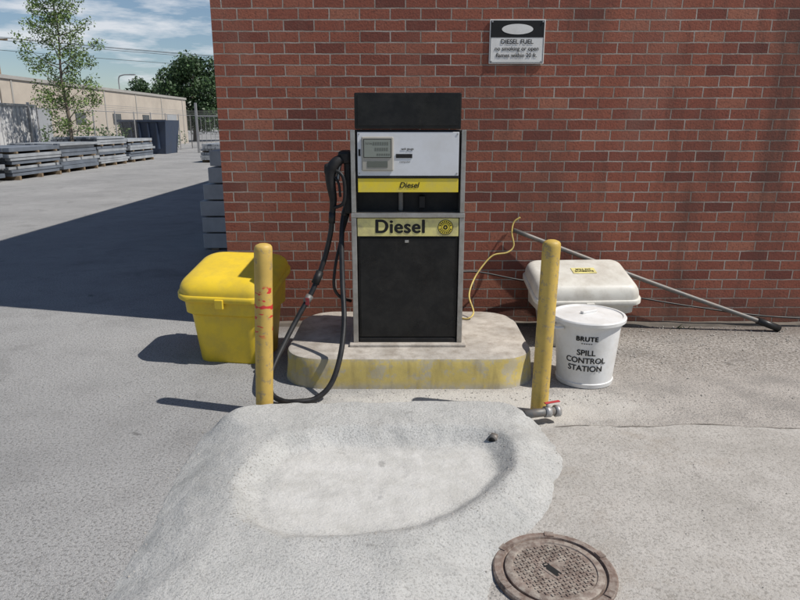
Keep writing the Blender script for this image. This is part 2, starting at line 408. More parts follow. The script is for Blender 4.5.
disc('logo_inner_ring',lx,yf-.0085,.984,.026,M['ink'],D,.023); disc('logo_centre',lx,yf-.009,.984,.014,M['ink'],D,.006)
g=Multi()
for i in range(18):
    if i in (0,9): continue
    a=2*math.pi*i/18; g.add([(lx+r*math.cos(a+d),yf-.009,.984+r*math.sin(a+d)) for r,d in ((.030,-.09),(.040,-.09),(.040,.09),(.030,.09))],[(0,1,2,3)])
g.mk('logo_letters',[M['ink']],D)
box('bay_back',xl+.033,xr-.033,yf+.14,yb-.03,1.072,1.20,M['blackmat'],D)
box('bay_pipe',-.01,.02,yf+.09,yf+.13,1.072,1.2,M['pipe'],D,bevel=.01)
box('bay_latch',.12,.16,yf+.08,yf+.138,1.09,1.17,M['blackmat'],D,bevel=.006)
box('meter_housing',xl+.033,xr-.033,yf+.02,yb-.03,1.20,1.575,M['blackmat'],D,bevel=.005)
box('grade_strip',xl+.045,xr-.045,yf+.006,yf+.02,1.20,1.285,M['yellowlab'],D,bevel=.002)
box('grade_strip_frame_top',xl+.04,xr-.04,yf+.002,yf+.02,1.286,1.297,M['black'],D)
text('grade_lettering','Diesel',.048,M['ink'],D,facing(.055,yf+.005,1.243),shear=.25,bold=.0008)
box('display_panel',xl+.045,xr-.045,yf+.008,yf+.02,1.30,1.562,M['whitepanel'],D,bevel=.002)
box('meter_bezel',-.235,-.04,yf-.006,yf+.008,1.33,1.535,M['grey'],D,bevel=.008)
box('meter_inner_bezel',-.222,-.053,yf-.009,yf-.006,1.41,1.522,M['blackmat'],D,bevel=.002)
box('meter_screen',-.218,-.057,yf-.011,yf-.0092,1.414,1.518,M['lcd'],D)
g=Multi()
for r_,z0 in enumerate((1.485,1.452,1.424)):
    x=-.165+.012*r_
    while x<-.07:
        g.box(x,x+.009,yf-.0118,yf-.0111,z0,z0+(.018 if r_<2 else .011)); x+=.014
g.mk('meter_figures',[M['lcdfig']],D)
text('meter_plate_text','TOTAL',.014,M['ink'],D,facing(-.19,yf-.012,1.494))
box('meter_slot',-.20,-.075,yf-.008,yf-.006,1.352,1.39,M['lcdfig'],D,bevel=.002)
text('brand_caption','tank gauge',.018,M['ink'],D,facing(.045,yf+.0065,1.462),bold=.0003)
box('price_card',-.025,.075,yf+.005,yf+.008,1.408,1.432,M['blackmat'],D)
text('model_caption','computer',.017,M['ink'],D,facing(.03,yf+.0065,1.385))
box('lock_plate',-.254,-.242,yf+.004,yf+.008,1.42,1.46,M['ink'],D)
g=Multi()
for x in (-.25,.35):
    for z in (1.315,1.55): g.box(x-.004,x+.004,yf+.005,yf+.008,z-.004,z+.004)
g.mk('panel_screws',[M['steel']],D)
box('header_box',xl+.030,xr-.035,yf+.006,yb-.04,1.579,1.79,M['black'],D,bevel=.008)
box('header_face',xl+.05,xr-.055,yf+.0,yf+.006,1.60,1.775,M['black'],D,bevel=.002)
box('nozzle_boot',xl-.045,xl,4.10,4.24,1.06,1.42,M['blackmat'],D,bevel=.012)
box('nozzle_boot_hood',xl-.080,xl,4.08,4.26,1.37,1.45,M['blackmat'],D,bevel=.02)
tube('nozzle_spout',[(-.36,4.13,1.43),(-.372,4.12,1.38),(-.385,4.11,1.32),(-.39,4.1,1.27)],.013,M['steel'],D)
tube('nozzle_body',[(-.365,4.09,1.40),(-.40,4.08,1.375),(-.43,4.08,1.32),(-.43,4.08,1.24),(-.42,4.09,1.15),(-.43,4.1,1.05)],
     lambda t:.038-.022*abs(t-.30)*1.3,M['blackmat'],D,n=12)
tube('nozzle_guard',[(-.41,4.07,1.34),(-.355,4.05,1.30),(-.342,4.05,1.21),(-.355,4.05,1.13),(-.415,4.08,1.10)],.011,M['blackmat'],D)
tube('nozzle_trigger',[(-.41,4.07,1.30),(-.38,4.06,1.25),(-.372,4.06,1.17)],.008,M['blackmat'],D)
box('nozzle_cover',-.47,-.395,4.055,4.10,1.30,1.375,M['blackmat'],D,bevel=.02)
tube('hose_collar',[(-.429,4.1,1.07),(-.434,4.1,1.0)],.022,M['rubber'],D,curve=False)
hp=[(-.43,4.1,1.04),(-.445,4.1,.93),(-.49,4.09,.76),(-.56,4.02,.58),(-.64,3.93,.44),(-.71,3.82,.31),(-.775,3.68,.165),(-.775,3.6,.06),(-.70,3.55,.022),(-.60,3.54,.022),(-.50,3.57,.03),(-.415,3.62,.10),(-.362,3.69,.25),(-.345,3.82,.43),(-.362,3.96,.65),(-.372,4.08,.90),(-.36,4.15,1.05),(-.32,4.17,1.12)]
tube('fuel_hose',hp,.0165,M['rubber'],D,n=12,k=10)
tube('hose_swivel',[(-.36,4.15,1.04),(-.33,4.17,1.13),(-.30,4.18,1.15)],.022,M['rubber'],D)
tube('vent_hose',[(-.335,4.2,1.05),(-.385,4.16,.88),(-.42,4.12,.72),(-.43,4.1,.58),(-.39,4.14,.5),(-.33,4.2,.46)],.010,M['rubber'],D)
tube('breakaway_coupling',[(-.515,4.07,.69),(-.545,4.035,.62)],.026,M['blackmat'],D,curve=False,n=14)
tube('hose_clamp',[(-.575,4.0,.55),(-.60,3.975,.51)],.024,M['pipe'],D,curve=False,n=14)
q4=[(-.60,3.965,.545),(-.575,3.955,.545),(-.575,3.95,.50),(-.60,3.96,.50)]
v,f=loft([q4,[(x,y-.004,z) for x,y,z in q4]])
mk('hose_tag',v,f,M['red'],D)

# ---------------------------------------------------------------- bollards
def bollard(name,xb,xt,y,h,m,r=.049):
    prof=[(r,-.02)]+[(r+.0008*noise.noise((0,z*9,xb*5)),z) for z in [h*i/14 for i in range(14)]]+[(r,h-.03),(r*.96,h-.014),(r*.8,h-.004),(r*.45,h+.003),(.004,h+.005)]
    v,f=lathe(prof,32); 
    v=[(x+xb+(xt-xb)*z/h,yy+y,z) for x,yy,z in v]
    o=mk(name,v,f,m,recenter=True); autosmooth(o,50); return o
bollard('bollard',-.78,-.735,3.43,.985,M['bollard'])
bollard('bollard',.80,.815,3.43,1.005,M['bollard2'])

# ---------------------------------------------------------------- storage bins
def bin_(name,cx,cy,yaw,w,d,hf,hr,skirt,m,base,crown,rad,dome):
    E=empty(name,(cx,cy,0)); T=Matrix.Translation((cx,cy,0))@Matrix.Rotation(math.radians(yaw),4,'Z')
    def zs(y,a): return a+(hr-hf)*((y+d/2)/d)
    def s1(k1,k2,z,r=.05,slope=None,dy=0):
        return [(x,y+dy,z if slope is None else zs(y,slope)) for x,y in rr(w*k1,d*k2,min(r,w*k1*.49,d*k2*.49),8)]
    z0=hf-skirt
    v,f=loft([s1(base[0]-.02,base[1]-.02,0,rad*.7),s1(base[0],base[1],.015,rad*.8),s1(base[0]+.09,base[1]+.09,z0*.70,rad*.85),s1(base[0]+.095,base[1]+.095,z0*.74,rad*.85),
              s1(.88,.88,z0*.78,rad*.9),s1(.91,.91,0,rad*.9,slope=z0+.03)])
    o=mk('bin_body',v,f,m,E,xf=T); autosmooth(o,40)
    S=[s1(.98,.98,0,rad,slope=z0-.014),s1(1.0,1.0,0,rad,slope=z0-.006),s1(1.0,1.0,0,rad,slope=z0+.018),s1(.985,.985,0,rad,slope=z0+.026),
       s1(.965,.965,0,rad,slope=z0+.028)]
    for q in range(1,13):
        a=q/12*math.pi/2
        S.append(s1(.965-(1-math.cos(a))*dome,.965-(1-math.cos(a))*dome*1.1,0,rad*(1-.3*q/12),slope=z0+.03+(skirt+crown-.03)*math.sin(a)**.85))
    last=.965-dome
    S.append(s1(last*.6,last*.5,0,rad*.5,slope=hf+crown+.008))
    v,f=loft(S); o=mk('bin_lid',v,f,m,E,xf=T); autosmooth(o,45)
    box('lid_hasp',-.03,.03,-d/2-.012,-d/2+.01,z0-.05,z0+.015,m,E,bevel=.005,xf=T)
    for i,x in enumerate((-w*.3,w*.3)):
        tube('hinge_%d'%(i+1),[T@Vector((x-.04,d/2+.008,hr-skirt)),T@Vector((x+.04,d/2+.008,hr-skirt))],.012,M['galv'],E,curve=False)
    return E,T,zs
bin_('yellow_storage_bin',-1.16,4.45,-9,.68,.60,.55,.69,.085,M['yellowbin'],(.70,.70),.035,.13,.34)
E,T,zs=bin_('white_storage_bin',1.37,4.78,3,.80,.50,.44,.57,.10,M['whitebin'],(.66,.74),.025,.08,.17)
sl=math.atan2(.57-.44,.50)
LT=T@Matrix.Translation((.02,.0,.505+.0365))@Matrix.Rotation(sl,4,'X')
mk('bin_label',[(-.09,-.045,0),(.09,-.045,0),(.09,.045,0),(-.09,.045,0)],[(0,1,2,3)],M['palelab'],E,xf=LT)
text('bin_label_text','SPILL KIT\nSORBENTS',.03,M['ink'],E,xf=LT@Matrix.Translation((0,0,.0015)),bold=.0005)

# ---------------------------------------------------------------- bucket
K=empty('spill_bucket',(1.2,3.95,0)); bx,by=1.2,3.95
prof=[(.168,0),(.178,.004),(.182,.03),(.176,.034),(.205,.40),(.217,.402),(.219,.43)]
v,f=lathe(prof,64,bx,by); o=mk('bucket_body',v,f,M['bucket'],K); autosmooth(o,35)
prof=[(.222,.415),(.232,.417),(.234,.437),(.228,.445),(.213,.447),(.207,.440),(.15,.445),(.06,.452),(.002,.453)]
v,f=lathe(prof,64,bx,by); o=mk('bucket_lid',v,f,M['bucket'],K); autosmooth(o,30)
box('lid_handle',-.06,.06,-.014,.014,.450,.468,M['bucket'],K,bevel=.006,xf=Matrix.Translation((bx,by,0))@Matrix.Rotation(.5,4,'Z'))
for s in (-1,1):
    X=Matrix.Translation((bx,by,0))@Matrix.Rotation(.3,4,'Z')
    v,f=tubegeo([(s*.205,-.05,.385),(s*.245,-.04,.385),(s*.252,0,.385),(s*.245,.04,.385),(s*.205,.05,.385)],.010,8,6)
    mk('side_handle_%d'%(1 if s<0 else 2),v,f,M['bucket'],K,smooth=True,xf=X)
face=math.atan2(-3.95,-1.2)+.02
def wrap(zc):
    def w(co):
        z=zc+co.y; r=.176+(.205-.176)*(z-.034)/(.366)+.0022+co.z
        a=face+co.x/r
        return Vector((bx+r*math.cos(a),by+r*math.sin(a),z))
    return w
text('bucket_text','SPILL\nCONTROL\nSTATION',.052,M['ink'],K,warp=wrap(.19),bold=.0014,ls=1.02)
text('bucket_maker_text','BRUTE',.042,M['ink'],K,warp=wrap(.335),bold=.0024,space=1.12)
g=Multi()
for i in range(5):
    a=face+(i-2)*.07; r=.2005
    g.add([(bx+r*math.cos(a+d),by+r*math.sin(a+d),z) for d,z in ((-.025,.303),(.025,.303),(.025,.308),(-.025,.308))],[(0,1,2,3)])
g.mk('bucket_small_print',[M['ink']],K)

# ---------------------------------------------------------------- wall sign
S=empty('warning_sign',(.866,5.12,2.05))
box('sign_plate',.662,1.07,5.118,5.126,2.045,2.352,M['sign'],S,bevel=.002)
g=Multi()
z0,z1=2.052,2.345; a,b=.669,1.063
for q in ((a,b,z1-.003,z1),(a,b,z0,z0+.003),(a,a+.003,z0+.003,z1-.003),(b-.003,b,z0+.003,z1-.003)):
    g.box(q[0],q[1],5.1165,5.118,q[2],q[3])
g.box(a+.003,b-.003,5.1168,5.118,2.228,z1-.003)
g.mk('sign_black_header',[M['ink']],S)
n=40; mk('sign_oval',[(.866+.115*math.cos(2*math.pi*i/n),5.1155,2.285+.036*math.sin(2*math.pi*i/n)) for i in range(n)],[tuple(range(n))],M['sign'],S)
text('sign_text_1','DIESEL FUEL',.045,M['ink'],S,facing(.866,5.1165,2.198),bold=.0006)
text('sign_text_2','no smoking or open',.040,M['ink'],S,facing(.866,5.1165,2.150),bold=.0004)
text('sign_text_3','flames within 20 ft.',.040,M['ink'],S,facing(.866,5.1165,2.103),bold=.0004)
g=Multi()
for x in (.68,1.052):
    for z in (2.06,2.337): g.box(x-.005,x+.005,5.112,5.118,z-.005,z+.005)
g.mk('sign_screws',[M['galv']],S)

# ---------------------------------------------------------------- pole, cable, cord
Pp=empty('metal_pole',(3.06,4.95,0))
A=Vector((.90,5.09,.80)); Bp=Vector((3.02,4.96,.035))
tube('pole_tube',[A,A.lerp(Bp,.5)+Vector((0,0,-.012)),Bp],.018,M['pipe'],Pp)
tube('pole_foot',[Bp-(Bp-A).normalized()*.16,Bp+(Bp-A).normalized()*.03],.028,M['rubber'],Pp,curve=False,n=14)
tube('black_cable',[(.40,4.9,.50),(.62,5.0,.48),(.95,5.08,.40),(1.35,5.1,.33),(1.9,5.1,.25),(2.4,5.09,.17),(3.1,5.08,.085),(4.2,5.07,.05),(6,5.07,.02)],.007,M['rubber'],recenter=True)
tube('yellow_cord',[(.95,5.10,.90),(.90,5.10,.86),(.885,5.08,.78),(.90,5.06,.68),(.85,5.04,.63),(.74,5.03,.61),(.66,5.0,.54),(.58,4.93,.44),(.53,4.8,.34),(.55,4.65,.25),(.5,4.6,.215),(.42,4.66,.215)],.0065,M['cord'],k=12,recenter=True)
tube('conduit_pipe',[(.445,5.1,0.02),(.445,5.1,.42),(.43,5.06,.47),(.40,4.9,.5),(.36,4.6,.5),(.36,4.5,.5)],.011,M['pipe'],recenter=True)

# ---------------------------------------------------------------- concrete basin
outer=[(-1.0,3.30),(-.80,3.43),(-.5,3.46),(0,3.46),(.55,3.46),(.72,3.36),(.81,3.10),(.79,2.8),(.70,2.55),(.56,2.32),(.40,2.10),(.28,1.85),(.20,1.5),(-.95,1.35),(-1.06,1.7),(-1.03,2.1),(-1.05,2.6),(-1.06,3.0)]
inner=[(-.69,2.42),(-.70,2.62),(-.66,2.82),(-.56,2.98),(-.3,3.04),(.1,3.05),(.42,3.04),(.53,2.92),(.53,2.72),(.44,2.50),(.29,2.33),(.06,2.19),(-.2,2.13),(-.44,2.14),(-.61,2.24)]
def closed_cat(P,k=6):
    out=[];n=len(P)
    for i in range(n):
        a,b,c,d=[Vector((*P[(i+j)%n],0)) for j in (-1,0,1,2)]
        for j in range(k):
            t=j/k; q=.5*((2*b)+(c-a)*t+(2*a-5*b+4*c-d)*t*t+(3*b-a-3*c+d)*t**3); out.append((q.x,q.y))
    return out
OU=closed_cat(outer,4); IN=closed_cat(inner,4)
def sd(p,P):
    x,y=p; d=1e9; ins=False; n=len(P)
    for i in range(n):
        ax,ay=P[i]; bx_,by_=P[(i+1)%n]; ex,ey=bx_-ax,by_-ay
        t=max(0,min(1,((x-ax)*ex+(y-ay)*ey)/(ex*ex+ey*ey+1e-12)))
        dx,dy=x-ax-t*ex,y-ay-t*ey; d=min(d,dx*dx+dy*dy)
        if (ay>y)!=(by_>y) and x<(bx_-ax)*(y-ay)/(by_-ay)+ax: ins=not ins
    d=math.sqrt(d); return d if ins else -d
def sm(t): t=max(0,min(1,t)); return t*t*(3-2*t)
def hfun(x,y):
    wob=.03*noise.noise((x*4,y*4,0))+.012*noise.noise((x*14,y*14,6)); do=sd((x,y),OU)+wob
    di=sd((x,y),IN)+.022*noise.noise((x*5,y*5,3))+.009*noise.noise((x*17,y*17,8))
    back=sm((y-2.9)/.4); rt=sm((x-.1)/.5); lf=sm((-.7-x)/.3)
    wid=.36*(1-back)+.12*back; wid=wid*(1-rt)+min(wid,.24)*rt; wid=wid*(1-lf)+min(wid,.30)*lf
    h=(.105*sm(do/wid)**.7 if do>0 else -.012)
    fl=.034+.010*(3.0-y)
    k=sm((di+.025)/.125)
    h=h*(1-k)+min(h,fl)*k
    if do>0: h+=(.005*noise.noise((x*6,y*6,1))+.0022*noise.noise((x*20,y*20,2)))*(1-.5*k)
    return h,di
nx,ny=180,190; gx0,gx1,gy0,gy1=-1.12,.9,1.3,3.52
V=[];dust=[]
for j in range(ny+1):
    for i in range(nx+1):
        x=gx0+(gx1-gx0)*i/nx; y=gy0+(gy1-gy0)*j/ny
        h,di=hfun(x,y)
        V.append((x,y,h)); dust.append(max(0,min(1,(di+.02)/.22)))
F=[]
for j in range(ny):
    for i in range(nx):
        a=j*(nx+1)+i
        q=(a,a+1,a+nx+2,a+nx+1)
        if max(V[k][2] for k in q)>-.011: F.append(q)
o=mk('concrete_spill_basin',V,F,M['mound'],smooth=True)
at=o.data.attributes.new('floor_dust','FLOAT','POINT'); at.data.foreach_set('value',dust)
Dv=empty('drain_valve',(.83,3.3,.06))
tube('outlet_pipe',[(.68,3.25,.075),(.86,3.31,.068)],.024,M['pipe'],Dv,curve=False,n=16)
tube('outlet_collar',[(.80,3.29,.071),(.83,3.30,.070)],.033,M['galv'],Dv,curve=False,n=8)
tube('outlet_end_collar',[(.86,3.31,.068),(.885,3.318,.067)],.033,M['galv'],Dv,curve=False,n=16)
tube('outlet_bore',[(.885,3.318,.067),(.888,3.319,.067)],.022,M['dark'],Dv,curve=False,n=16)
tube('valve_stem',[(.815,3.295,.09),(.815,3.295,.122)],.009,M['galv'],Dv,curve=False)
box('valve_handle',-.02,.075,-.010,.010,.120,.127,M['red'],Dv,bevel=.003,xf=Matrix.Translation((.815,3.295,0))@Matrix.Rotation(.35,4,'Z'))
Df=empty('drain_fitting',(.49,3.0,.07))
tube('fitting_pipe',[(.53,3.07,.078),(.47,2.97,.070)],.022,M['pipe'],Df,curve=False,n=16)
tube('fitting_nut',[(.480,2.987,.072),(.464,2.959,.069)],.029,M['pipe'],Df,curve=False,n=6)
tube('fitting_bore',[(.464,2.959,.069),(.462,2.956,.069)],.017,M['dark'],Df,curve=False,n=16)

# ---------------------------------------------------------------- manhole cover
mx,my=.57,2.045; H=empty('manhole_cover',(mx,my,0))
v,f=lathe([(.226,.0),(.226,.014),(.220,.020),(.194,.021),(.191,.012),(.186,.010)],72,mx,my)
o=mk('frame_ring',v,f,M['ironrim'],H); autosmooth(o,40)
v,f=lathe([(.181,.006),(.181,.019),(.177,.022),(.155,.022),(.152,.0175),(.002,.0175)],72,mx,my)
o=mk('cover_plate',v,f,M['iron'],H); autosmooth(o,40)
g=Multi(); st=.0165; R=Matrix.Translation((mx,my,0))@Matrix.Rotation(.35,4,'Z')
for i in range(-9,10):
    for j in range(-9,10):
        x,y=i*st,j*st
        if x*x+y*y<.142**2 and not (abs(x*.6-y*.8)<.026 and abs(x*.8+y*.6)<.052):
            if (i+j)%2: g.box(x-.0065,x+.0065,y-.003,y+.003,.0175,.0212,xf=R)
            else: g.box(x-.003,x+.003,y-.0065,y+.0065,.0175,.0212,xf=R)
g.mk('cover_treads',[M['iron']],H)
Q=Matrix.Translation((mx-.012,my-.0,0))@Matrix.Rotation(-.95,4,'Z')
box('lifting_slot_rim',-.050,.050,-.024,.024,.0178,.0195,M['ironrim'],H,xf=Q,bevel=.001)
box('lifting_slot',-.040,.040,-.014,.014,.0196,.0202,M['dark'],H,xf=Q)
g=Multi()
for a in (.4,1.45,2.5,3.55,4.6,5.6):
    Rm=Matrix.Translation((mx,my,0))@Matrix.Rotation(a,4,'Z'); g.box(.196,.222,-.018,.018,.019,.0245,xf=Rm)
g.mk('frame_lugs',[M['ironrim']],H)

# ---------------------------------------------------------------- gravel & weeds
g=Multi()
def pebble(x,y,s,z0=0):
    vs=[]
    base=[(1,0,0),(-1,0,0),(0,1,0),(0,-1,0),(0,0,1),(0,0,-.6)]
    a=random.random()*6.28
    for p in base:
        q=[c*s*random.uniform(.7,1.2) for c in p]
        vs.append((x+q[0]*math.cos(a)-q[1]*math.sin(a),y+q[0]*math.sin(a)+q[1]*math.cos(a),z0+max(0,q[2]*.6+s*.3)+.001))
    g.add(vs,[(0,2,4),(2,1,4),(1,3,4),(3,0,4),(2,0,5),(1,2,5),(3,1,5),(0,3,5)])
for i in range(1800):
    x=random.uniform(-.8,4.8); y=5.08-abs(random.gauss(0,.5))
    if -.8<x<.92 and y>3.7: continue
    pebble(x,y,random.choice((.004,.005,.006,.009)))
for i in range(300):
    pebble(random.gauss(.3,.9),3.62+random.gauss(0,.09),random.choice((.003,.004,.006)))
for i in range(500):
    pebble(random.uniform(-3.5,-1.1),random.uniform(1.8,5),random.choice((.002,.003,.004)))
for i in range(200):
    pebble(random.uniform(.95,4),random.uniform(1.8,3.2),random.choice((.002,.003,.004)),.005)
# crumbs washed against the basin's front lip and down the outer slopes
for i in range(520):
    p,q=IN[random.randrange(len(IN))]; x=p+random.gauss(.0,.03); y=q+random.gauss(.01,.03)
    if q>2.7 and random.random()<.6: continue
    pebble(x,y,random.choice((.0018,.0025,.0035,.0045)),hfun(x,y)[0]-.001)
for i in range(260):
    p,q=OU[random.randrange(len(OU))]; x=p+random.gauss(.0,.035); y=q+random.gauss(.0,.035)
    pebble(x,y,random.choice((.002,.003,.004,.006)),max(.0,hfun(x,y)[0]-.001))
g.mk('gravel',[M['stone']])
g=Multi()
for cxw,cyw,nn_,hh in ((3.6,5.04,20,.05),(4.3,5.05,16,.05),(2.3,5.05,12,.04),(-1.3,5.05,14,.05)):
    for i in range(nn_):
        a=random.random()*6.28; r=random.uniform(.01,.05); x=cxw+random.gauss(0,.05); y=cyw-abs(random.gauss(0,.02)); z=random.uniform(.3,1)*hh
        ex,ey=x+r*math.cos(a),y-abs(r*math.sin(a)); w=.004
        g.add([(x-w,y,0),(x+w,y,0),(ex+w*.6,ey,z),(ex-w*.6,ey,z)],[(0,1,2,3)])
g.mk('weeds',[M['weed']])

# ---------------------------------------------------------------- concrete blocks by the side wall
Bk=empty('concrete_block_stack',(-2.0,9,0))
g=Multi()
for lay in range(6):
    z=.02+lay*.215
    for k in range(3):
        jx=random.uniform(-.05,.05)
        g.box(-2.58+jx+(.12 if lay>3 else 0),-2.02+jx,8.5+k*.62,9.08+k*.62,z,z+.195)
        g.box(-1.95+jx,-1.45,8.5+k*.62,9.08+k*.62,z,z+.195)
g.mk('blocks',[M['block']],Bk,bevel=.01)
g=Multi()
for x in (-2.5,-2.0,-1.6): g.box(x,x+.09,8.47,10.4,0,.02)
g.mk('skids',[M['wood']],Bk)

# ---------------------------------------------------------------- stacks of steel beams in the yard
def beamstack(x0,x1,y0,y1,h,dk):
    E=empty('steel_beam_stack',((x0+x1)/2,(y0+y1)/2,0)); g=Multi(); g2=Multi()
    z=.12; lay=0
    for y in (y0+.25,(y0+y1)/2,y1-.35): g2.box(x0,x1,y,y+.1,0,.12)
    while z<h:
        t=random.choice((.09,.11,.13)); x=x0+random.uniform(0,.15)
        xe=x1-random.uniform(0,.12); o0=random.uniform(-.15,.15); o1=random.uniform(-.2,.2)
        while x<xe:
            w=random.choice((.12,.16,.2))
            g.box(x,min(x+w-.015,xe),y0+o0+random.uniform(-.03,.03),y1+o1+random.uniform(-.03,.03),z,z+t-.012,mi=1 if random.random()<dk else 0)
            x+=w
        z+=t; lay+=1
        if lay%3==0 and z<h-.1:
            for y in (y0+.3,(y0+y1)/2,y1-.4): g2.box(x0+.02,x1-.02,y,y+.09,z,z+.06)
            z+=.06
    g.mk('beams',[M['beam'],M['beamdk']],E); g2.mk('timber_dunnage',[M['wood']],E)
beamstack(-13.4,-11.6,15.5,19.2,.75,.6)
beamstack(-13.5,-11.5,19.6,22.6,.9,.55)
beamstack(-13.7,-11.7,23.0,25.8,1.0,.5)
beamstack(-13.8,-11.9,26.3,29.0,1.1,.5)
beamstack(-13.9,-12.0,29.6,32.5,1.0,.5)
beamstack(-8.9,-6.6,29.5,32.0,.75,.15)

# ---------------------------------------------------------------- fences
def chainlink(name,p0,p1,h,post=2.5,barb=True):
    E=empty(name,(p0[0],p0[1],0)); a=Vector((*p0,0)); b=Vector((*p1,0)); L=(b-a).length; t=(b-a)/L
    n=max(1,round(L/post)); g=Multi()
    for i in range(n+1):
        p=a+t*(L*i/n); v,f=tubegeo([p,p+Vector((0,0,h+.05))],.035,8,curve=False); g.add(v,f)
    for z in (h,.08):
        v,f=tubegeo([a+Vector((0,0,z)),b+Vector((0,0,z))],.02,6,curve=False); g.add(v,f)
    if barb:
        for k in range(3):
            z=h+.1+.1*k; v,f=tubegeo([a+Vector((0,0,z)),b+Vector((0,0,z))],.008,4,curve=False); g.add(v,f)
    g.mk('posts_and_rails',[M['galv']],E)
    g=Multi(); sp=.14; w=.004; m=int((L+h)/sp)
    for s in (1,-1):
        for i in range(m):
            u0=i*sp-(h if s>0 else 0)
            q0,q1,za,zb=u0,u0+h*s,.08,h
            if q0>q1: q0,q1,za,zb=q1,q0,zb,za
            if q1<=0 or q0>=L: continue
            if q0<0: za+=(zb-za)*(0-q0)/(q1-q0); q0=0
            if q1>L: zb-=(zb-za)*(q1-L)/(q1-q0); q1=L
            A=a+t*q0; Bq=a+t*q1; A.z=za; Bq.z=zb; up=Vector((0,0,w))
            g.add([A-up,Bq-up,Bq+up,A+up],[(0,1,2,3)])
    g.mk('wire_mesh',[M['galv']],E); return E
E=empty('corrugated_fence',(-15,22,0)); g=Multi()
y=12.0
while y<27.5:
    g.box(-15.0,-14.95,y,y+.14,.1,2.35); g.box(-15.04,-14.99,y+.14,y+.28,.1,2.35); y+=.28
g.mk('fence_panels',[M['whiteclad']],E)
g=Multi()
for y in range(12,29,3): g.box(-14.95,-14.87,y,y+.08,0,2.5)
g.box(-14.95,-14.9,12,27.6,2.35,2.42)
g.mk('fence_posts',[M['galv']],E)
chainlink('chain_link_fence',(-15,27.8),(-15,48),2.3)
chainlink('chain_link_fence',(-15,48),(-3,48),2.3)
E=empty('yard_gate',(-9.5,40,0)); g=Multi()
for x in (-12.2,-9.4):
    g.box(x,x+.12,40,40.12,0,2.9)
for z in (.2,1.2,2.1): g.box(-12.1,-9.4,40.02,40.07,z,z+.05)
for i in range(9): g.box(-11.9+i*.27,-11.88+i*.27,40.03,40.05,.25,2.1)
g.mk('gate_frame',[M['galv']],E)

# ---------------------------------------------------------------- background buildings
def warehouse(name,x0,x1,y0,y1,h,m,trim,win=True,doors=True):
    E=empty(name,((x0+x1)/2,(y0+y1)/2,0))
    g=Multi(); g.box(x0,x1,y0,y1,-.02,h)
    g.mk('walls',[m],E)
    box('parapet_cap',x0-.08,x1+.08,y0-.08,y1+.08,h,h+.18,trim,E)
    g=Multi(); g2=Multi(); y=y0+2
    while y<y1-3:
        if doors and int(y)%3==0: g2.box(x1,x1+.06,y,y+2.4,0,2.5)
        elif win: g.box(x1,x1+.05,y,y+1.3,1.7,2.4)
        y+=5.4
    if g.v: g.mk('windows',[M['glass']],E)
    if g2.v: g2.mk('doors',[M['greyclad']],E)
    g=Multi(); y=y0+.9
    while y<y1: g.box(x1,x1+.04,y,y+.12,0,h-.05); y+=5.4
    g.mk('pilasters',[trim],E)
    return E
warehouse('warehouse',-34,-20,34,63,3.9,M['beige'],M['coping'])
warehouse('warehouse',-36,-19.5,14,33,4.0,M['whiteclad'],M['greyclad'],doors=False,win=False)
warehouse('warehouse',-48,-25,24,38,6.0,M['beige'],M['greyclad'],win=False,doors=False)
warehouse('warehouse',-24,-2,95,110,3.9,M['beige'],M['coping'])
E=empty('skip_container',(-14.75,39.5,0))
v=[(-15.9,38.5,0),(-13.6,38.5,0),(-13.6,40.5,0),(-15.9,40.5,0),(-16.1,38.3,1.9),(-13.4,38.3,1.9),(-13.4,40.7,1.9),(-16.1,40.7,1.9)]
mk('skip_body',v,BF,M['bluebox'],E)
g=Multi()
for i in range(5): g.box(-15.95+i*.5,-15.87+i*.5,38.22,38.5,.3,1.75)
g.box(-16.15,-13.35,38.2,38.3,1.80,1.92); g.mk('skip_ribs',[M['bluebox']],E)

def wire(g,a,b,sag):
    P=[Vector(a).lerp(Vector(b),t/14)+Vector((0,0,-sag*4*(t/14)*(1-t/14))) for t in range(15)]
    v,f=tubegeo(P,.018,4,curve=False); g.add(v,f)
E=empty('utility_pole',(-34,58,0))
tube('pole_shaft',[(-34,58,0),(-34,58,9.2)],lambda t:.17-.05*t,M['wood'],E,curve=False)
box('crossarm',-35.1,-32.9,57.95,58.05,8.5,8.62,M['wood'],E)
E2=empty('utility_pole',(20,110,0))
tube('pole_shaft',[(20,110,0),(20,110,11)],.15,M['wood'],E2,curve=False)
box('crossarm',19,21,109.95,110.05,10.3,10.42,M['wood'],E2)
g=Multi()
for dx,dz in ((-1,0),(0,.15),(1,0),(.1,-.9)): wire(g,(-34+dx,58,8.65+dz),(20+dx,110,10.4+dz),.8)
for dx in (-1,1): wire(g,(-34+dx,58,8.65),(-70+dx,30,8.6),.6)
g.mk('power_lines',[M['blackmat']])
E=empty('street_lamp',(-33,80,0))
tube('lamp_column',[(-33,80,0),(-33,80,5),(-33,80,6.9),(-32.5,80,7.3),(-31.6,80,7.35)],.07,M['galv'],E)
box('lamp_head',-31.7,-31,79.85,80.15,7.28,7.42,M['galv'],E,bevel=.04)

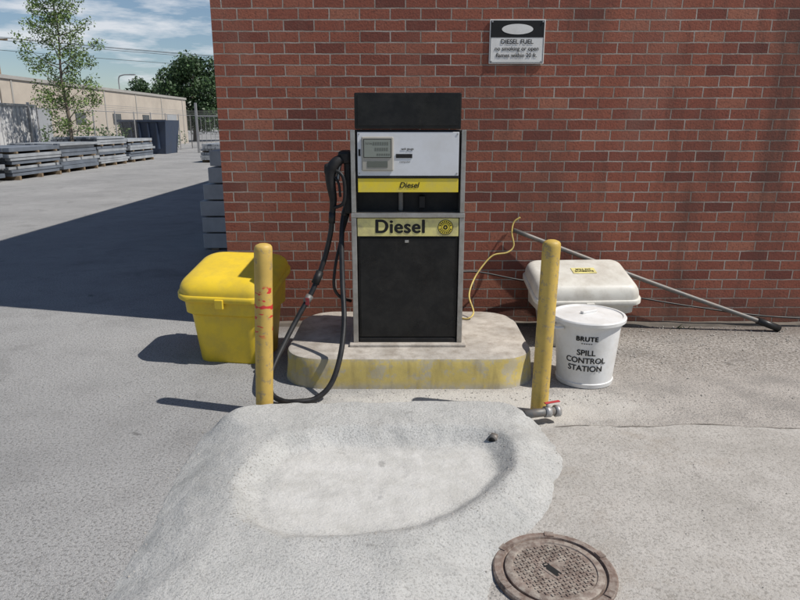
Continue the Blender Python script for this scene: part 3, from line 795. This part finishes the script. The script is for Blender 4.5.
# ---------------------------------------------------------------- trees
def leafcloud(g,c,rad,n,size,mi_choice):
    for _ in range(n):
        while True:
            p=Vector((random.uniform(-1,1),random.uniform(-1,1),random.uniform(-1,1)))
            if p.length<=1: break
        p=Vector((p.x*rad[0],p.y*rad[1],p.z*rad[2]))+Vector(c)
        nrm=Vector((random.gauss(0,1),random.gauss(0,1),random.gauss(.4,1))).normalized()
        a=nrm.orthogonal().normalized(); a.rotate(Matrix.Rotation(random.random()*6.28,3,nrm)); b=nrm.cross(a)
        s=size*random.uniform(.6,1.3)
        g.add([p-a*s,p-b*s*.5,p+a*s,p+b*s*.5],[(0,1,2,3)],random.choice(mi_choice))
def young_tree(name,x,y,h):
    E=empty(name,(x,y,0)); wood=Multi(); lv=Multi()
    trunk=[Vector((x,y,0)),Vector((x+.05,y,h*.25)),Vector((x-.08,y+.05,h*.5)),Vector((x+.05,y,h*.75)),Vector((x-.05,y,h*.98))]
    v,f=tubegeo(trunk,lambda t:.075*(1-t)+.01,8); wood.add(v,f)
    tp=catmull(trunk,10)
    for i in range(44):
        t=.2+.78*(i/43); p=tp[int(t*(len(tp)-1))]; a=i*2.4+random.uniform(-.4,.4)
        L=(1.65*(1-abs(t-.45)*1.1))*random.uniform(.5,1.15); L=max(L,.35)
        d=Vector((math.cos(a),math.sin(a),random.uniform(.25,.8))); e=p+d*L
        mid=p.lerp(e,.5)+Vector((0,0,-.08))
        v,f=tubegeo([p,mid,e],lambda q:.018*(1-q)+.004,5,4); wood.add(v,f)
        for k in range(6):
            c=p.lerp(e,random.uniform(.35,1.08))+Vector((random.gauss(0,.13),random.gauss(0,.13),random.gauss(0,.12)))
            leafcloud(lv,c,(.27,.27,.24),random.randint(24,52),.05,[0,0,1])
    wood.mk('trunk_and_limbs',[M['bark']],E); lv.mk('foliage',[M['leafa'],M['leafb']],E)
young_tree('young_tree',-12.95,26.2,6.7)
def big_tree(name,x,y,h,w,n=46,low=.22):
    E=empty(name,(x,y,0)); wood=Multi(); lv=Multi()
    v,f=tubegeo([(x,y,0),(x+.1,y,h*.3),(x-.1,y,h*.6),(x,y,h*.85)],lambda t:.3*(1-t)+.05,8); wood.add(v,f)
    for i in range(n):
        a=random.random()*6.28; z=random.uniform(low,.92); r=w*.5*math.sqrt(max(.05,1-((z-.5)/.52)**2))*random.uniform(.35,1)
        c=Vector((x+r*math.cos(a),y+r*math.sin(a)*.8,h*z))
        if i%3==0:
            v,f=tubegeo([(x,y,h*z*.6),(c+Vector((x,y,h*z*.7)))/2,c],.05,5,3); wood.add(v,f)
        s=random.uniform(.11,.19)*w
        leafcloud(lv,c,(s,s,s*.75),230,.17,[0,0,1])
    wood.mk('trunk_and_limbs',[M['bark']],E); lv.mk('foliage',[M['leafc'],M['leafd']],E)
big_tree('tree',-21.4,70,8.4,8.2,76)
big_tree('tree',-30.5,84,7.4,7,34)
big_tree('tree',-17.0,74,7.2,5.5,40)
g=Multi()
for i in range(70):
    x=-75+i*1.25+random.uniform(-.5,.5); hh=random.uniform(2.5,5.5)
    leafcloud(g,(x,125+random.uniform(-3,3),hh*.55),(2.2,1.5,hh*.55),150,.3,[0,0,1])
g.mk('distant_tree_line',[M['leafc'],M['leafd']])
g=Multi()
for i in range(26):
    leafcloud(g,(-15.6+random.uniform(-.4,.2),28+i*.75,.6+random.random()*.5),(.5,.5,.7),60,.09,[0,1])
g.mk('hedge_shrubs',[M['leafb'],M['leafd']])

# ---------------------------------------------------------------- sky, sun, camera
sv=Vector((.69,-.175,.98)).normalized()
el=math.asin(sv.z); az=math.atan2(sv.x,sv.y)
w=bpy.data.worlds.new('World'); scene.world=w; w.use_nodes=True; t=w.node_tree
bg=t.nodes['Background']; sky=t.nodes.new('ShaderNodeTexSky'); sky.sky_type='NISHITA'; sky.sun_disc=False
sky.sun_elevation=el; sky.sun_rotation=az; sky.altitude=150; sky.air_density=1.0; sky.dust_density=.4; sky.ozone_density=2.5
tc=t.nodes.new('ShaderNodeTexCoord'); mp=t.nodes.new('ShaderNodeMapping'); mp.inputs['Scale'].default_value=(1,1,5)
mp.inputs['Location'].default_value=(.3,.2,.15)
t.links.new(tc.outputs['Generated'],mp.inputs['Vector'])
nz=t.nodes.new('ShaderNodeTexNoise'); nz.inputs['Scale'].default_value=6; nz.inputs['Detail'].default_value=9; nz.inputs['Roughness'].default_value=.6
t.links.new(mp.outputs[0],nz.inputs['Vector'])
rp=t.nodes.new('ShaderNodeValToRGB'); rp.color_ramp.elements[0].position=.50; rp.color_ramp.elements[1].position=.64
rp.color_ramp.elements[1].color=(.85,.85,.85,1)
t.links.new(nz.outputs['Fac'],rp.inputs[0])
# fair-weather clouds sit low above the horizon, clear blue higher up
sz=t.nodes.new('ShaderNodeSeparateXYZ'); t.links.new(tc.outputs['Generated'],sz.inputs[0])
mr=t.nodes.new('ShaderNodeMapRange'); mr.interpolation_type='SMOOTHSTEP'; mr.inputs[1].default_value=.12; mr.inputs[2].default_value=.26; mr.inputs[3].default_value=1; mr.inputs[4].default_value=.12
t.links.new(sz.outputs[2],mr.inputs[0])
mm=t.nodes.new('ShaderNodeMath'); mm.operation='MULTIPLY'; t.links.new(rp.outputs[0],mm.inputs[0]); t.links.new(mr.outputs[0],mm.inputs[1])
mx_=t.nodes.new('ShaderNodeMix'); mx_.data_type='RGBA'; t.links.new(mm.outputs[0],mx_.inputs[0]); t.links.new(sky.outputs[0],mx_.inputs[6])
mx_.inputs[7].default_value=(9,9.3,9.8,1)
t.links.new(mx_.outputs[2],bg.inputs['Color']); bg.inputs['Strength'].default_value=.085
sun=bpy.data.lights.new('sun','SUN'); sun.energy=4.8; sun.angle=math.radians(.53); sun.color=(1,.96,.90)
so=bpy.data.objects.new('sun',sun); so.rotation_euler=sv.to_track_quat('Z','Y').to_euler(); so.location=(5,-3,12); COL.objects.link(so)
cam=bpy.data.cameras.new('camera'); cam.sensor_width=36; cam.lens=29.1; cam.clip_start=.05; cam.clip_end=2000
co=bpy.data.objects.new('camera',cam); co.location=(0,0,1.6); co.rotation_euler=(math.radians(90-15.1),0,0); COL.objects.link(co)
scene.camera=co
